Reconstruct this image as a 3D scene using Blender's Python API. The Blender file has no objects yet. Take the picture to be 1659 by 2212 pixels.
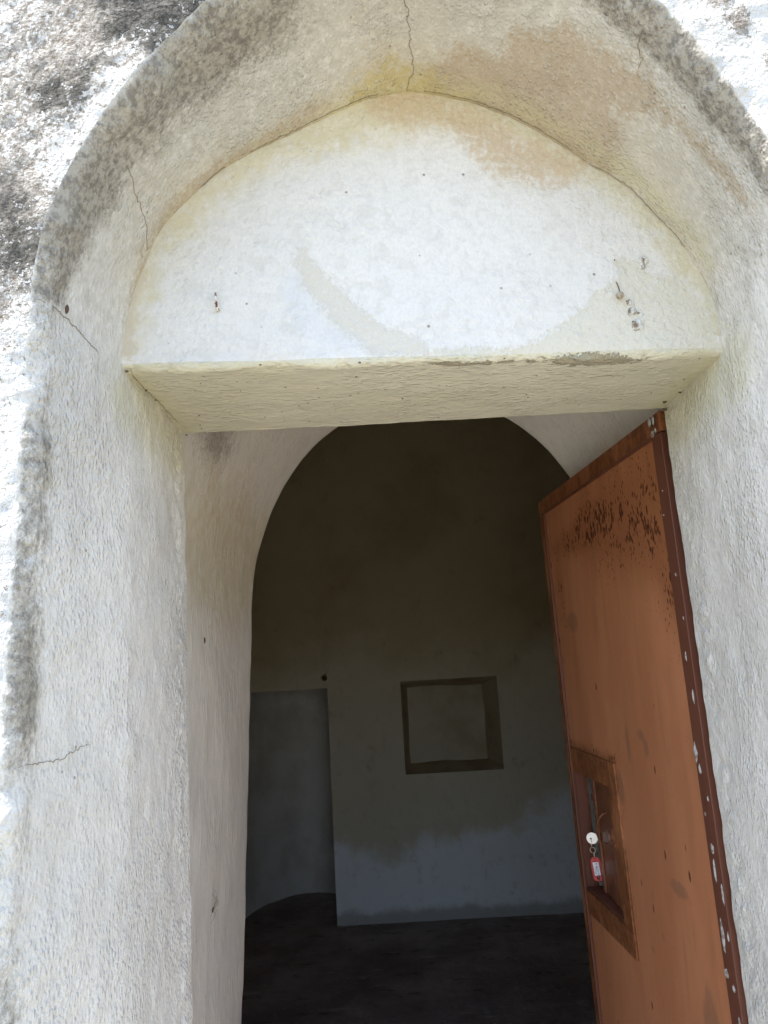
import bpy, math, random
import numpy as np
from mathutils import Vector, Matrix, noise as mnoise

C = bpy.context.scene.collection
rnd = random.Random(7)
PI = math.pi

# ------------------------------------------------------------------ camera, light, exposure
# working coordinates: (x, Y, h) = right, depth and height measured from the eye;
# W() turns them into world metres: facade plane at y = 0, chapel floor at z = 0
EYE = Vector((0.0, -0.74, 1.5))
def W(p):
    return Vector((p[0], p[1] + EYE.y, p[2] + EYE.z))

cam = bpy.data.cameras.new('camera')
cam.sensor_fit = 'HORIZONTAL'
cam.sensor_width = 36.0
cam.lens = 36.0 * 1661.0 / 1659.0
cam.clip_start = 0.02
cam.clip_end = 400.0
camo = bpy.data.objects.new('camera', cam)
C.objects.link(camo)
camo.matrix_world = (Matrix.Translation(EYE) @ Matrix.Rotation(math.radians(90 + 10.5), 4, 'X')
                     @ Matrix.Rotation(math.radians(-3.3), 4, 'Z'))
bpy.context.scene.camera = camo

SUN_EL = math.radians(80.0)
SUN_DIR = Vector((-0.36, -0.175, 0.92)).normalized()          # towards the sun: high on the left, just in front of the wall
world = bpy.data.worlds.new('World')
bpy.context.scene.world = world
world.use_nodes = True
wn = world.node_tree.nodes; wl = world.node_tree.links
sky = wn.new('ShaderNodeTexSky')
sky.sky_type = 'NISHITA'
sky.sun_disc = False
sky.sun_elevation = math.asin(SUN_DIR.z)
sky.sun_rotation = math.atan2(SUN_DIR.x, SUN_DIR.y)
sky.air_density = 1.0
sky.dust_density = 1.0
bg = wn['Background']
wl.new(sky.outputs[0], bg.inputs[0])
bg.inputs[1].default_value = 0.15

sun = bpy.data.lights.new('sun', 'SUN')
sun.energy = 3.2
sun.angle = math.radians(0.5)
sun.color = (1.0, 0.95, 0.88)
suno = bpy.data.objects.new('sun', sun)
C.objects.link(suno)
suno.rotation_euler = SUN_DIR.to_track_quat('Z', 'Y').to_euler()
suno.location = (0, -6, 8)

vs = bpy.context.scene.view_settings
vs.view_transform = 'Standard'
vs.look = 'None'
vs.exposure = 1.55
vs.gamma = 1.0
vs.use_curve_mapping = False
bpy.context.scene.cycles.max_bounces = 8
bpy.context.scene.cycles.diffuse_bounces = 6

# ------------------------------------------------------------------ object helpers
def empty(name, loc, label, cat, group=None):
    o = bpy.data.objects.new(name, None)
    o.empty_display_size = 0.05
    C.objects.link(o)
    o.location = loc
    o['label'] = label; o['category'] = cat
    if group: o['group'] = group
    return o

def link(o, parent=None):
    C.objects.link(o)
    if parent is not None:
        o.parent = parent
        if parent.type == 'EMPTY':                      # meshes are all built in world coordinates
            o.matrix_parent_inverse = Matrix.Translation(-parent.location)
    return o

def mesh_obj(name, verts, faces, mat, parent=None, smooth=True, attrs=None, label=None):
    me = bpy.data.meshes.new(name)
    verts = np.asarray(verts, dtype=np.float64)
    if isinstance(faces, np.ndarray):
        nf = len(faces)
        me.vertices.add(len(verts)); me.vertices.foreach_set('co', verts.ravel())
        me.loops.add(nf * 4); me.loops.foreach_set('vertex_index', faces.ravel().astype(np.int32))
        me.polygons.add(nf)
        me.polygons.foreach_set('loop_start', np.arange(0, nf * 4, 4, dtype=np.int32))
        me.polygons.foreach_set('loop_total', np.full(nf, 4, dtype=np.int32))
        me.update(calc_edges=True)
    else:
        me.from_pydata([tuple(v) for v in verts], [], faces)
        me.update()
    if smooth:
        me.polygons.foreach_set('use_smooth', [True] * len(me.polygons))
    for k, v in (attrs or {}).items():
        a = me.attributes.new(k, 'FLOAT', 'POINT')
        a.data.foreach_set('value', np.asarray(v, dtype=np.float32).ravel())
    me.materials.append(mat)
    o = bpy.data.objects.new(name, me)
    if label: o['label'] = label
    return link(o, parent)

def box_geo(c, s, M=None):
    x, y, z = s[0] / 2, s[1] / 2, s[2] / 2
    v = [Vector((a * x, b * y, d * z)) for a in (-1, 1) for b in (-1, 1) for d in (-1, 1)]
    if M is not None: v = [M @ p for p in v]
    v = [p + Vector(c) for p in v]
    f = [(0, 1, 3, 2), (4, 6, 7, 5), (0, 4, 5, 1), (2, 3, 7, 6), (0, 2, 6, 4), (1, 5, 7, 3)]
    return v, f

def bevel(o, w, seg=2):
    m = o.modifiers.new('bevel', 'BEVEL'); m.width = w; m.segments = seg; m.limit_method = 'ANGLE'
    m.angle_limit = math.radians(40)
    return o

def tube_geo(pts, r, n=8, closed=False, cap=True):
    pts = [Vector(p) for p in pts]
    V = []; F = []
    N = len(pts)
    up = None
    for i, p in enumerate(pts):
        a = pts[(i - 1) % N] if (closed or i > 0) else p
        b = pts[(i + 1) % N] if (closed or i < N - 1) else p
        d = (b - a).normalized()
        if up is None:
            up = d.orthogonal().normalized()
        up = (up - d * up.dot(d)).normalized()
        w = d.cross(up)
        rr = r[i] if isinstance(r, (list, tuple)) else r
        for k in range(n):
            t = 2 * PI * k / n
            V.append(p + (up * math.cos(t) + w * math.sin(t)) * rr)
    rings = N if closed else N - 1
    for i in range(rings):
        for k in range(n):
            a = i * n + k; b = i * n + (k + 1) % n
            c = ((i + 1) % N) * n + (k + 1) % n; d = ((i + 1) % N) * n + k
            F.append((a, b, c, d))
    if cap and not closed:
        F.append(tuple(range(n))[::-1]); F.append(tuple((N - 1) * n + k for k in range(n)))
    return V, F

# ------------------------------------------------------------------ numpy noise
def _hash(ix, iy, iz, seed):
    h = (ix.astype(np.int64) * 374761393 + iy.astype(np.int64) * 668265263 + iz.astype(np.int64) * 2147483647 + seed * 974711) & 0xffffffff
    h = ((h ^ (h >> 13)) * 1274126177) & 0xffffffff
    h = (h ^ (h >> 16)) & 0xffffffff
    return (h & 0xffffff).astype(np.float64) / 0xffffff
def vnoise(P, seed=0):
    i = np.floor(P).astype(np.int64); f = P - i
    f = f * f * f * (f * (f * 6 - 15) + 10)
    r = 0
    for dx in (0, 1):
        for dy in (0, 1):
            for dz in (0, 1):
                w = ((f[..., 0] if dx else 1 - f[..., 0]) * (f[..., 1] if dy else 1 - f[..., 1]) * (f[..., 2] if dz else 1 - f[..., 2]))
                r = r + w * _hash(i[..., 0] + dx, i[..., 1] + dy, i[..., 2] + dz, seed)
    return r * 2 - 1
def fbm(P, scale, octs=4, seed=0, rough=.5):
    P = np.asarray(P, float) * scale
    r = 0; a = 1; t = 0
    for o in range(octs):
        r = r + a * vnoise(P * (2.03 ** o) + 17.3 * o, seed + o)
        t += a; a *= rough
    return r / t

def poly_sd(px, pz, poly):
    """signed distance, negative inside"""
    P = np.asarray(poly, float); n = len(P)
    d2 = np.full(px.shape, 1e9); inside = np.zeros(px.shape, bool)
    for i in range(n):
        a = P[i]; b = P[(i + 1) % n]; e = b - a
        wx = px - a[0]; wz = pz - a[1]
        t = np.clip((wx * e[0] + wz * e[1]) / max(e @ e, 1e-12), 0, 1)
        d2 = np.minimum(d2, (wx - e[0] * t) ** 2 + (wz - e[1] * t) ** 2)
        c = ((a[1] > pz) != (b[1] > pz))
        den = (b[1] - a[1]) if abs(b[1] - a[1]) > 1e-12 else 1e-12
        inside ^= c & (px < (b[0] - a[0]) * (pz - a[1]) / den + a[0])
    d = np.sqrt(d2)
    return np.where(inside, -d, d)

# ------------------------------------------------------------------ material helpers
class NT:
    def __init__(s, name):
        s.m = bpy.data.materials.new(name); s.m.use_nodes = True
        s.t = s.m.node_tree; s.n = s.t.nodes; s.l = s.t.links
        s.b = s.n['Principled BSDF']
        tc = s.n.new('ShaderNodeTexCoord'); s.co = tc.outputs['Object']
    def lk(s, a, b): s.l.new(a, b)
    def val(s, sock, v):
        if isinstance(v, (int, float)): sock.default_value = v
        elif isinstance(v, (tuple, list)): sock.default_value = (*v, 1.0) if len(v) == 3 and sock.type == 'RGBA' else v
        else: s.lk(v, sock)
    def noise(s, scale, detail=4, rough=.55, vec=(1, 1, 1), off=(0, 0, 0), dist=0):
        mp = s.n.new('ShaderNodeMapping'); mp.inputs['Scale'].default_value = vec; mp.inputs['Location'].default_value = off
        s.lk(s.co, mp.inputs[0])
        t = s.n.new('ShaderNodeTexNoise'); t.inputs['Scale'].default_value = scale
        t.inputs['Detail'].default_value = detail; t.inputs['Roughness'].default_value = rough
        t.inputs['Distortion'].default_value = dist
        s.lk(mp.outputs[0], t.inputs['Vector']); return t.outputs[0]
    def voro(s, scale, vec=(1, 1, 1), feature='F1', rand=1, off=(0, 0, 0), out='Distance'):
        mp = s.n.new('ShaderNodeMapping'); mp.inputs['Scale'].default_value = vec; mp.inputs['Location'].default_value = off
        s.lk(s.co, mp.inputs[0])
        t = s.n.new('ShaderNodeTexVoronoi'); t.feature = feature; t.inputs['Scale'].default_value = scale
        t.inputs['Randomness'].default_value = rand
        if feature == 'SMOOTH_F1': t.inputs['Smoothness'].default_value = .4
        s.lk(mp.outputs[0], t.inputs['Vector']); return t.outputs[out]
    def math(s, op, a, b=0, c=0, clamp=False):
        m = s.n.new('ShaderNodeMath'); m.operation = op; m.use_clamp = clamp
        for i, v in enumerate((a, b, c)):
            if i < len(m.inputs): s.val(m.inputs[i], v)
        return m.outputs[0]
    def step(s, v, lo, hi, tmin=0.0, tmax=1.0):
        m = s.n.new('ShaderNodeMapRange'); m.interpolation_type = 'SMOOTHSTEP'
        s.val(m.inputs[0], v); s.val(m.inputs[1], lo); s.val(m.inputs[2], hi); s.val(m.inputs[3], tmin); s.val(m.inputs[4], tmax)
        return m.outputs[0]
    def attr(s, name):
        a = s.n.new('ShaderNodeAttribute'); a.attribute_name = name; return a.outputs['Fac']
    def mix(s, f, a, b, mode='MIX'):
        m = s.n.new('ShaderNodeMix'); m.data_type = 'RGBA'; m.blend_type = mode
        s.val(m.inputs[0], f); s.val(m.inputs[6], a); s.val(m.inputs[7], b); return m.outputs[2]
    def bump(s, h, strength=1.0, dist=1.0):
        b = s.n.new('ShaderNodeBump'); b.inputs['Strength'].default_value = strength; b.inputs['Distance'].default_value = dist
        s.lk(h, b.inputs['Height']); s.lk(b.outputs[0], s.b.inputs['Normal'])
    def out(s, col, rough=.9, spec=.25, metal=0):
        s.val(s.b.inputs['Base Color'], col); s.val(s.b.inputs['Roughness'], rough)
        s.b.inputs['Specular IOR Level'].default_value = spec; s.val(s.b.inputs['Metallic'], metal)
        return s.m

TAN = (0.47, 0.36, 0.24)
def plaster(name, base=(.80, .785, .75), aniso=(1, 1, 1), grain=1.0, lump=1.0, layers=(), mild=None, speck=.5,
            base2=(.70, .68, .63), fine=260):
    """lime-washed roughcast. layers: (attribute, colour, edge noise scale, amplitude m, softness m, strength, height m)"""
    s = NT(name)
    big = s.noise(3.5, 3, .5, (1, 1, 1), (3, 1, 2))
    col = s.mix(s.step(big, .38, .68), base, base2)
    mot = s.noise(38, 6, .7, aniso, (1, 7, 3))
    col = s.mix(s.step(mot, .5, .75, 0, .45), col, tuple(c * .86 for c in base2))
    l1 = s.noise(fine, 2, .55, aniso, (0, 0, 0), .4)
    l2 = s.noise(fine * .33, 3, .62, aniso, (5, 2, 9), .6)
    vor = s.voro(fine * .55, aniso, 'F1', 1, (2, 2, 2))
    blob = s.step(vor, .58, .02)
    l3 = s.noise(fine * 1.9, 3, .6, (1, 1, .7), (7, 7, 7))
    h = s.math('MULTIPLY', l1, .0020 * grain)
    h = s.math('MULTIPLY_ADD', l2, .0026 * grain, h)
    h = s.math('MULTIPLY_ADD', blob, .0017 * lump, h)
    h = s.math('MULTIPLY', h, s.step(s.noise(11, 2, .5, (1, 1, .6), (3, 5, 1)), .36, .64, .55, 1.35))
    col = s.mix(s.step(l3, .35, .70, 0, .30), col, tuple(c * .80 for c in base2))
    # darker grey-brown in the hollows of the relief
    hol = s.step(l2, .52, .36)
    col = s.mix(s.math('MULTIPLY', hol, .24 * grain), col, (.50, .47, .41))
    for (at, c, sc, amp, soft, stren, hh) in layers:
        n = s.noise(sc, 4, .68, (1, 1, .8), (rnd.random() * 9, 3, 1))
        nf = s.noise(sc * 4.5, 3, .7, (1, 1, .8), (rnd.random() * 9, 3, 1))
        n2 = s.math('MULTIPLY_ADD', s.math('SUBTRACT', n, .5), amp * 2.2, s.attr(at))
        n2 = s.math('MULTIPLY_ADD', s.math('SUBTRACT', nf, .5), amp * 2.0, n2)
        f = s.step(n2, soft, -soft)
        f = s.math('MULTIPLY', f, s.step(nf, .74, .40, stren * .55, stren))
        f = s.math('MULTIPLY', f, s.step(blob, 1.0, .35, 1 - .35 * min(1, lump), 1.0))
        col = s.mix(f, col, c)
        if hh: h = s.math('MULTIPLY_ADD', f, hh, h)
    if mild:
        at, c1, c2 = mild
        a = s.attr(at)
        n = s.noise(150, 6, .8, (1, 1, .75), (4, 4, 1), .2)
        nb = s.noise(16, 5, .65, (1, 1, .6), (8, 1, 1))
        v = s.math('MULTIPLY_ADD', s.math('SUBTRACT', nb, .5), .7, n)
        thr = s.math('SUBTRACT', 1.0, a)
        f = s.step(s.math('SUBTRACT', v, s.math('MULTIPLY_ADD', thr, .62, .22)), -.10, .30)
        cc = s.mix(s.math('MULTIPLY', s.step(s.noise(110, 6, .75, (1, 1, .8), (1, 9, 9)), .42, .60), s.step(a, .45, .85)), c1, c2)
        col = s.mix(s.math('MULTIPLY', f, .9), col, cc)
        # fly specks and pits
    sv = s.voro(34, (1, 1, 1), 'F1', 1, (1, 1, 1))
    sp = s.math('MULTIPLY', s.step(sv, .085, .05), s.step(s.noise(6, 2), .5, .58))
    col = s.mix(s.math('MULTIPLY', sp, speck), col, (.16, .12, .09))
    s.bump(h)
    return s.out(col, .92, .2)

# ------------------------------------------------------------------ arch geometry (metres, x/h about C0)
CX, CH = .07, .39
IN = [(0, .388), (10, .387), (17, .382), (24, .376), (31, .370), (38, .367), (45, .358), (55, .355), (64, .358), (74, .366), (82, .373), (90.6, .379),
      (100, .369), (110, .356), (117, .350), (128, .355), (140, .367), (147, .374), (154, .380), (169.6, .386), (180, .390)]
OUT = [(0, .392), (14, .376), (23, .370), (30, .371), (36.5, .375), (48, .389), (60, .400), (75, .409), (90, .412), (105, .409), (122, .400), (132, .391),
       (144, .387), (156, .394), (169, .402), (180, .409)]
def smooth_interp(L, x):
    a = np.array([p[0] for p in L], float); b = np.array([p[1] for p in L], float)
    g = np.linspace(a[0], a[-1], 721); v = np.interp(g, a, b)
    k = np.hanning(41); k /= k.sum()
    v = np.convolve(np.pad(v, 20, mode='edge'), k, 'valid')
    return np.interp(x, g, v)
RHO = .019
HB = -1.62
def path(s, which):
    """s<0 left jamb, 0..pi arch, >pi right jamb; returns x, h"""
    s = np.asarray(s, float)
    th = np.degrees(PI - np.clip(s, 0, PI))
    r = smooth_interp(OUT if which == 'o' else IN, th)
    x = CX + r * np.cos(np.radians(th)); h = CH + r * np.sin(np.radians(th))
    hl = CH + np.minimum(s, 0); hr = CH - np.maximum(s - PI, 0)
    if which == 'o':
        xl = np.interp(-hl, [-.39, -.31, -.07, .18, 1.7], [-.339, -.342, -.352, -.360, -.376]); xr = np.interp(-hr, [-.39, .3, 1.7], [.462, .480, .492])
    elif which == 'i':
        xl = np.interp(-hl, [-.39, -.3, .8, 1.7], [-.320, -.317, -.322, -.330]); xr = np.interp(-hr, [-.39, .6, 1.7], [.458, .466, .476])
    else:
        xl = np.interp(-hl, [-.39, .6, 1.7], [-.317, -.313, -.318]); xr = np.interp(-hr, [-.39, .6, 1.7], [.464, .4725, .480])
    x = np.where(s < 0, xl, np.where(s > PI, xr, x)); h = np.where(s < 0, hl, np.where(s > PI, hr, h))
    return x, h
def outward(s):
    th = PI - np.clip(s, 0, PI)
    return np.cos(th), np.sin(th)
def recess_base(s, t):
    """t<0: facade, distance outward is -t (plus radius); 0..q round edge; beyond: depth"""
    s, t = np.broadcast_arrays(np.asarray(s, float), np.asarray(t, float))
    q = RHO * PI / 2
    nx, nh = outward(s)
    xo, ho = path(s, 'o'); xi, hi = path(s, 'i'); xd, hd = path(s, 'd')
    arc = np.clip(t, 0, q) / RHO
    a = np.where(t < 0, RHO - t, RHO * (1 - np.sin(arc)))
    y = np.where(t < 0, 0, RHO * (1 - np.cos(arc)))
    y = np.where(t > q, RHO + (t - q), y)
    f = np.clip((y - RHO * .5) / (.205 - RHO * .5), 0, 1)
    g = np.clip((y - .205) / .255, 0, 1)
    x = (xo * (1 - f) + xi * f) * (1 - g) + xd * g
    h = (ho * (1 - f) + hi * f) * (1 - g) + hd * g
    x = x + nx * a * (y < RHO + 1e-9); h = h + nh * a * (y < RHO + 1e-9)
    return np.stack([x, .74 + y, h], -1)
def recess_disp(P, t):
    t = np.asarray(t)
    und = fbm(P, 4.5, 3, 1) * .007
    med = fbm(P * np.array([1, 1, .6]), 38, 3, 5) * .0022
    fac = np.clip((.05 - t) / .06, 0, 1)
    rough = fbm(P, 60, 3, 9) * .0032 * fac
    edge = np.exp(-((t - .02) / .03) ** 2) * fbm(P, 13, 3, 11) * .008
    back = np.exp(-((t - .435) / .016) ** 2) * fbm(P * np.array([1, 1, 1]), 55, 3, 19) * .0065
    fade = np.clip((t + .45) / .1 + 1, .4, 1)
    return (und * np.clip(1 - (t - .38) / .1, .3, 1) + med + rough + edge + back) * fade
def surf(base, disp, S, T, sign, eps=2e-3):
    P = base(S, T)
    a = base(S + eps, T) - base(S - eps, T); b = base(S, T + eps) - base(S, T - eps)
    n = np.cross(a, b); n /= np.maximum(np.linalg.norm(n, axis=-1, keepdims=True), 1e-12)
    n *= sign
    return P + n * disp(P, T)[..., None], n
def grid_faces(nu, nv, flip=False):
    i = np.arange(nu * nv).reshape(nu, nv)
    f = np.stack([i[:-1, :-1], i[1:, :-1], i[1:, 1:], i[:-1, 1:]], -1).reshape(-1, 4)
    return f[:, ::-1].copy() if flip else f
def to_world(P):
    return P.reshape(-1, 3) + np.array([0, EYE.y, EYE.z])

# sample positions along the path, dense where the picture looks
left = np.concatenate([np.linspace(CH - HB, 1.05, 30, endpoint=False), np.linspace(1.05, 0, 262, endpoint=False)]) * -1
arch = np.linspace(0, PI, 300, endpoint=False)
right = PI + np.concatenate([np.linspace(0, 1.15, 250, endpoint=False), np.linspace(1.15, CH - HB, 25)])
S_ALL = np.concatenate([left, arch, right])

# ------------------------------------------------------------------ stain fields
SO_TAN = [(84.3, .149), (79.9, .135), (72.7, .127), (70.7, .103), (63.5, .075), (54.5, .064), (49.4, .065), (45.9, .061), (38.2, .075), (28.1, .068), (21.2, .064), (14, .07), (18, .085), (32.2, .087), (39.4, .095), (42.9, .12), (47.1, .125), (43.1, .157), (42.6, .225), (52.5, .235), (62.1, .235), (73.3, .235), (82.7, .23), (88.7, .23), (88.7, .19)]
SO_TANL = [(117.9, .168), (106.8, .176), (104, .23), (117.3, .23), (127.8, .23), (139.6, .23), (147.4, .22), (154.1, .21), (170, .20), (176, .18), (161.1, .160), (154.9, .166), (147.0, .164), (138.9, .164), (128.4, .169)]
SO_YEL = [(112, .23), (104, .195), (98.3, .160), (93.4, .150), (88.7, .175), (80, .20), (76, .23)]
def ang2(poly): return [((180 - a) * PI / 180 * .38, y) for a, y in poly]

def recess_attrs(S, T, P):
    q = RHO * PI / 2
    y = np.where(T > q, RHO + T - q, np.clip(T, -9, RHO))
    u = S * .38
    tan = np.minimum(poly_sd(u, y, ang2(SO_TAN)), poly_sd(u, y, ang2(SO_TANL)) + .004)
    yel = poly_sd(u, y, ang2(SO_YEL))
    # yellow stain plus painted ground bounce in the tympanum crease and beside the lintel
    crease = np.abs(y - .20) - .012
    crease = np.where((S > .25) & (S < PI - .2), crease, .1)
    jl = np.hypot((np.clip(y, .2, .47) - y), (P[..., 2] - .34)) - .045
    jl = np.where((S < .15) | (S > PI - .15), jl, .1)
    bounce_stain = np.minimum(crease, jl)
    # mildew along the weathered outer edge
    deg = 180 - np.degrees(np.clip(S, 0, PI))
    w = np.where(S < 0, .040, np.interp(deg, [0, 10, 30, 60, 75, 90, 120, 150, 170, 180], [.03, .04, .055, .05, .04, .05, .095, .085, .065, .05]))
    stg = 1.22 * np.where(S < 0, np.interp(-S, [0, .1, .3, .6, 1.2], [.62, .60, .60, .66, .66]), np.interp(deg, [0, 12, 30, 60, 75, 90, 120, 150, 180], [.2, .45, .66, .62, .42, .52, .76, .86, .74]))
    stg = np.where(S > PI, .12, stg)
    m = stg * np.clip(1.2 - (y - .012) / w, 0, 1) ** .9 * (1 + .45 * np.clip(fbm(P * np.array([1, 1, .5]), 12, 3, 71) * 2, -1, .6))
    m = m + .30 * np.exp(-((y - .022) / .016) ** 2) * np.where(S > 0, 1, .10) * (S <= PI)
    m = m * np.clip((y + .004) / .014, 0, 1)
    m = m + np.where((S > .3) & (S < 1.7), .20, 0) * np.exp(-((y - .09) / .07) ** 2)
    # darker grey-beige tone over the whole soffit, fading out down the jambs
    av = np.interp(S, [-.45, -.1, .35, .9, 1.57, 2.2, 2.7, 3.1, 3.6], [.10, .02, -.03, -.05, -.05, -.05, -.035, .0, .09])
    soffit_tone = av + .018 * np.clip(np.abs(y - .10) / .1 - .4, 0, 1) + .02 * fbm(P, 9, 3, 91)
    bg_ = np.where((S > .2) & (S < PI - .15), np.interp(y, [0, .1, .17, .22], [.03, .01, -.012, -.03]), .1) + .03 * np.cos(S * 3.1) ** 2
    return dict(tan=tan, yel=yel, bounce_stain=bounce_stain, soffit_tone=soffit_tone, beige=bg_, mild=np.clip(m, 0, 1))

# ------------------------------------------------------------------ materials of the building
LAY_REC = (('soffit_tone', (.49, .47, .415), 20, .045, .05, .86, 0), ('beige', (.60, .53, .41), 26, .03, .03, .55, 0), ('tan', (.44, .345, .24), 34, .026, .014, .78, 0), ('yel', (.52, .42, .17), 22, .030, .018, .75, 0), ('bounce_stain', (.60, .57, .36), 18, .03, .03, .55, 0))
M_REVEAL = plaster('limewash_reveal', (.86, .84, .80), (1, 1, .72), 1.0, .85, LAY_REC, ('mild', (.36, .33, .275), (.17, .15, .125)), .6, (.75, .73, .69), 300)
def facade_material():
    s = NT('weathered_limewash')
    a = s.attr('dens')
    n1 = s.noise(64, 9, .80, (1, 1, 1), (3, 3, 3), .2)
    n2 = s.noise(210, 5, .75, (1, 1, 1), (1, 0, 3))
    n3 = s.noise(6, 4, .6, (1, 1, 1), (6, 2, 3))
    v = s.math('MULTIPLY_ADD', n2, .60, s.math('MULTIPLY', n1, .75))
    v = s.math('MULTIPLY_ADD', n3, .26, v)                      # about .5*1.55 = .775
    thr = s.math('MULTIPLY_ADD', a, -.34, .965)
    f = s.step(s.math('SUBTRACT', v, thr), -.025, .035)
    earth = s.mix(s.step(s.noise(150, 6, .75), .40, .60), (.25, .215, .18), (.47, .435, .39))
    dark = s.attr('dark')
    g = s.step(s.math('ADD', s.math('MULTIPLY_ADD', s.noise(48, 8, .75, (1, 1, 1), (7, 1, 1)), .9, 0), dark), .78, 1.0)
    earth = s.mix(g, earth, s.mix(s.step(n2, .4, .6), (.055, .052, .048), (.16, .15, .13)))
    white = s.mix(s.step(s.noise(12, 5, .6), .4, .7), (.74, .735, .72), (.64, .63, .61))
    col = s.mix(f, white, earth)
    gran = s.noise(230, 3, .6); med = s.noise(80, 4, .6, (1, 1, 1), (0, 0, 0), .5)
    h = s.math('MULTIPLY', gran, .0048); h = s.math('MULTIPLY_ADD', med, .0065, h)
    s.bump(h)
    return s.out(col, .93, .2)
M_FACADE = facade_material()

chapel = empty('chapel', W((.07, .74, -1.5)), 'small whitewashed stone chapel with an arched door recess and weathered lime-plastered walls', 'building')

def build_recess():
    q = RHO * PI / 2
    # facade strip, split at t = 0.0 (flat before, rounded after); visible 0.34 m is dense
    nx, nh = outward(S_ALL)
    xo, ho = path(S_ALL, 'o')
    amax = np.full(S_ALL.shape, 9.0)
    with np.errstate(divide='ignore'):
        amax = np.minimum(amax, np.where(nx < -1e-6, (-2.3 - xo) / nx, 9)); amax = np.minimum(amax, np.where(nx > 1e-6, (2.45 - xo) / nx, 9))
        amax = np.minimum(amax, np.where(nh > 1e-6, (2.7 - ho) / nh, 9))
    dense = np.linspace(.34, 0.0, 86)
    far = np.linspace(1, 0, 14, endpoint=False) ** 1.6
    k = .34 + far[:, None] * (amax[None, :] - RHO - .34)
    A = np.concatenate([k, np.repeat(dense[:, None], len(S_ALL), 1)], 0)
    T = -A + .004
    S = np.repeat(S_ALL[None, :], T.shape[0], 0)
    P, n = surf(recess_base, recess_disp, S, T, sgn)
    x, h = P[..., 0], P[..., 2]
    # lichen density: heavy on the left, sparse peeled scars on the right
    leftw = np.clip((.07 - x) / .1, 0, 1)
    d = leftw * (.36 + .20 * np.clip((h - .05) / .5, 0, 1)) + (1 - leftw) * .12
    edge = np.exp(-((-T) / .032) ** 2)
    d = d - edge * .22 * leftw
    d = d + .12 * fbm(P, 7, 2, 31)
    dk = .02 + leftw * (.10 * np.clip((h - .2) / .4, -1, 1))
    for (bx, bh, r, st) in ((-.17, .76, .08, .5), (-.33, .62, .05, .42), (-.37, .42, .06, .40), (-.24, .72, .07, .4), (-.10, .80, .07, .4), (-.38, .5, .05, .35)):
        b = np.exp(-(((x - bx) ** 2 + (h - bh) ** 2) / r ** 2))
        dk = dk + st * b; d = d + .28 * b
    for (bx, bh, r) in ((.40, .70, .016), (.42, .66, .018), (.455, .615, .016), (.49, .73, .03), (.36, .755, .012), (.5, .64, .015)):
        d = d + .8 * np.exp(-(((x - bx) ** 2 + (h - bh) ** 2) / r ** 2))
    mesh_obj('facade_wall', to_world(P), grid_faces(*P.shape[:2], flip=flip), M_FACADE, chapel, attrs=dict(dens=np.clip(d, 0, 1).ravel(), dark=dk.ravel()))
    # rounded edge, jambs and soffit of the recess
    T2 = np.concatenate([np.linspace(0, q, 12), np.linspace(q, .44 + q, 112)[1:]]) + .004
    S, T = np.meshgrid(S_ALL, T2); P, n = surf(recess_base, recess_disp, S, T, sgn)
    at = recess_attrs(S, T, P)
    mesh_obj('arch_reveal', to_world(P), grid_faces(*P.shape[:2], flip=flip), M_REVEAL, chapel, attrs={k: v.ravel() for k, v in at.items()},
             label='shaded jambs and soffit of the arched recess with mildew along the outer edge')
# orientation test: the normal must look back out of the recess / towards the eye
_p0 = recess_base(np.array([-.3]), np.array([-.1]))
_a = recess_base(np.array([-.298]), np.array([-.1])) - recess_base(np.array([-.302]), np.array([-.1]))
_b = recess_base(np.array([-.3]), np.array([-.098])) - recess_base(np.array([-.3]), np.array([-.102]))
_n = np.cross(_a, _b)[0]
sgn = 1.0 if _n[1] < 0 else -1.0
flip = sgn > 0
build_recess()

# ------------------------------------------------------------------ tympanum and lintel
def yfront(x): return .921 + (x + .314) * .0649
LR = .009
HL = .3715
def lin_base(u, v):
    """u = x; v>0 up the tympanum face, v<0 back under the lintel"""
    u, v = np.broadcast_arrays(np.asarray(u, float), np.asarray(v, float))
    hl = HL - .0045 * (u + .314) / .78
    q = LR * PI / 2
    up = np.maximum(v - q, 0); arc = np.clip(v, 0, q) / LR; back = np.maximum(-v, 0)
    h = hl + LR * (1 - np.cos(arc)) + up
    Y = yfront(u) + LR * (1 - np.sin(arc)) + back
    return np.stack([u, Y, h], -1)
def lin_disp(P, v):
    v = np.asarray(v)
    und = fbm(P, 4, 3, 41) * .004
    med = fbm(P * np.array([.5, 1, 1]), 34, 3, 45) * .0016 * np.where(v < 0, 1, .55)
    edge = np.exp(-((v - .007) / .016) ** 2) * (fbm(P, 16, 4, 51) * .0065)
    chip = -np.exp(-((v - .006) / .010) ** 2) * .004 * np.clip(fbm(P, 45, 3, 55) * 3 - .5, 0, 1)
    return und + med + edge + chip
TY_TAN = [(.004, .743), (.034, .775), (.066, .785), (.111, .775), (.143, .765), (.179, .719), (.21, .698), (.248, .683), (.282, .665), (.304, .652), (.294, .629), (.261, .623), (.247, .611), (.21, .624), (.173, .646), (.156, .667), (.148, .692), (.13, .707), (.108, .72), (.075, .711), (.05, .721), (.025, .728)]
TY_CREAM = [(.335, .504), (.366, .498), (.386, .478), (.409, .478), (.433, .443), (.451, .41), (.47, .374), (.41, .362), (.298, .362), (.175, .365), (.09, .371), (.073, .383), (.115, .385), (.194, .384), (.24, .409), (.281, .436), (.29, .454), (.315, .466), (.332, .48)]
TY_STREAK = [(-.096, .535), (-.085, .528), (-.066, .501), (-.043, .477), (-.016, .445), (.02, .418), (.067, .393), (.072, .378), (-.006, .384), (-.035, .412), (-.060, .445), (-.083, .479), (-.097, .509)]
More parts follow.
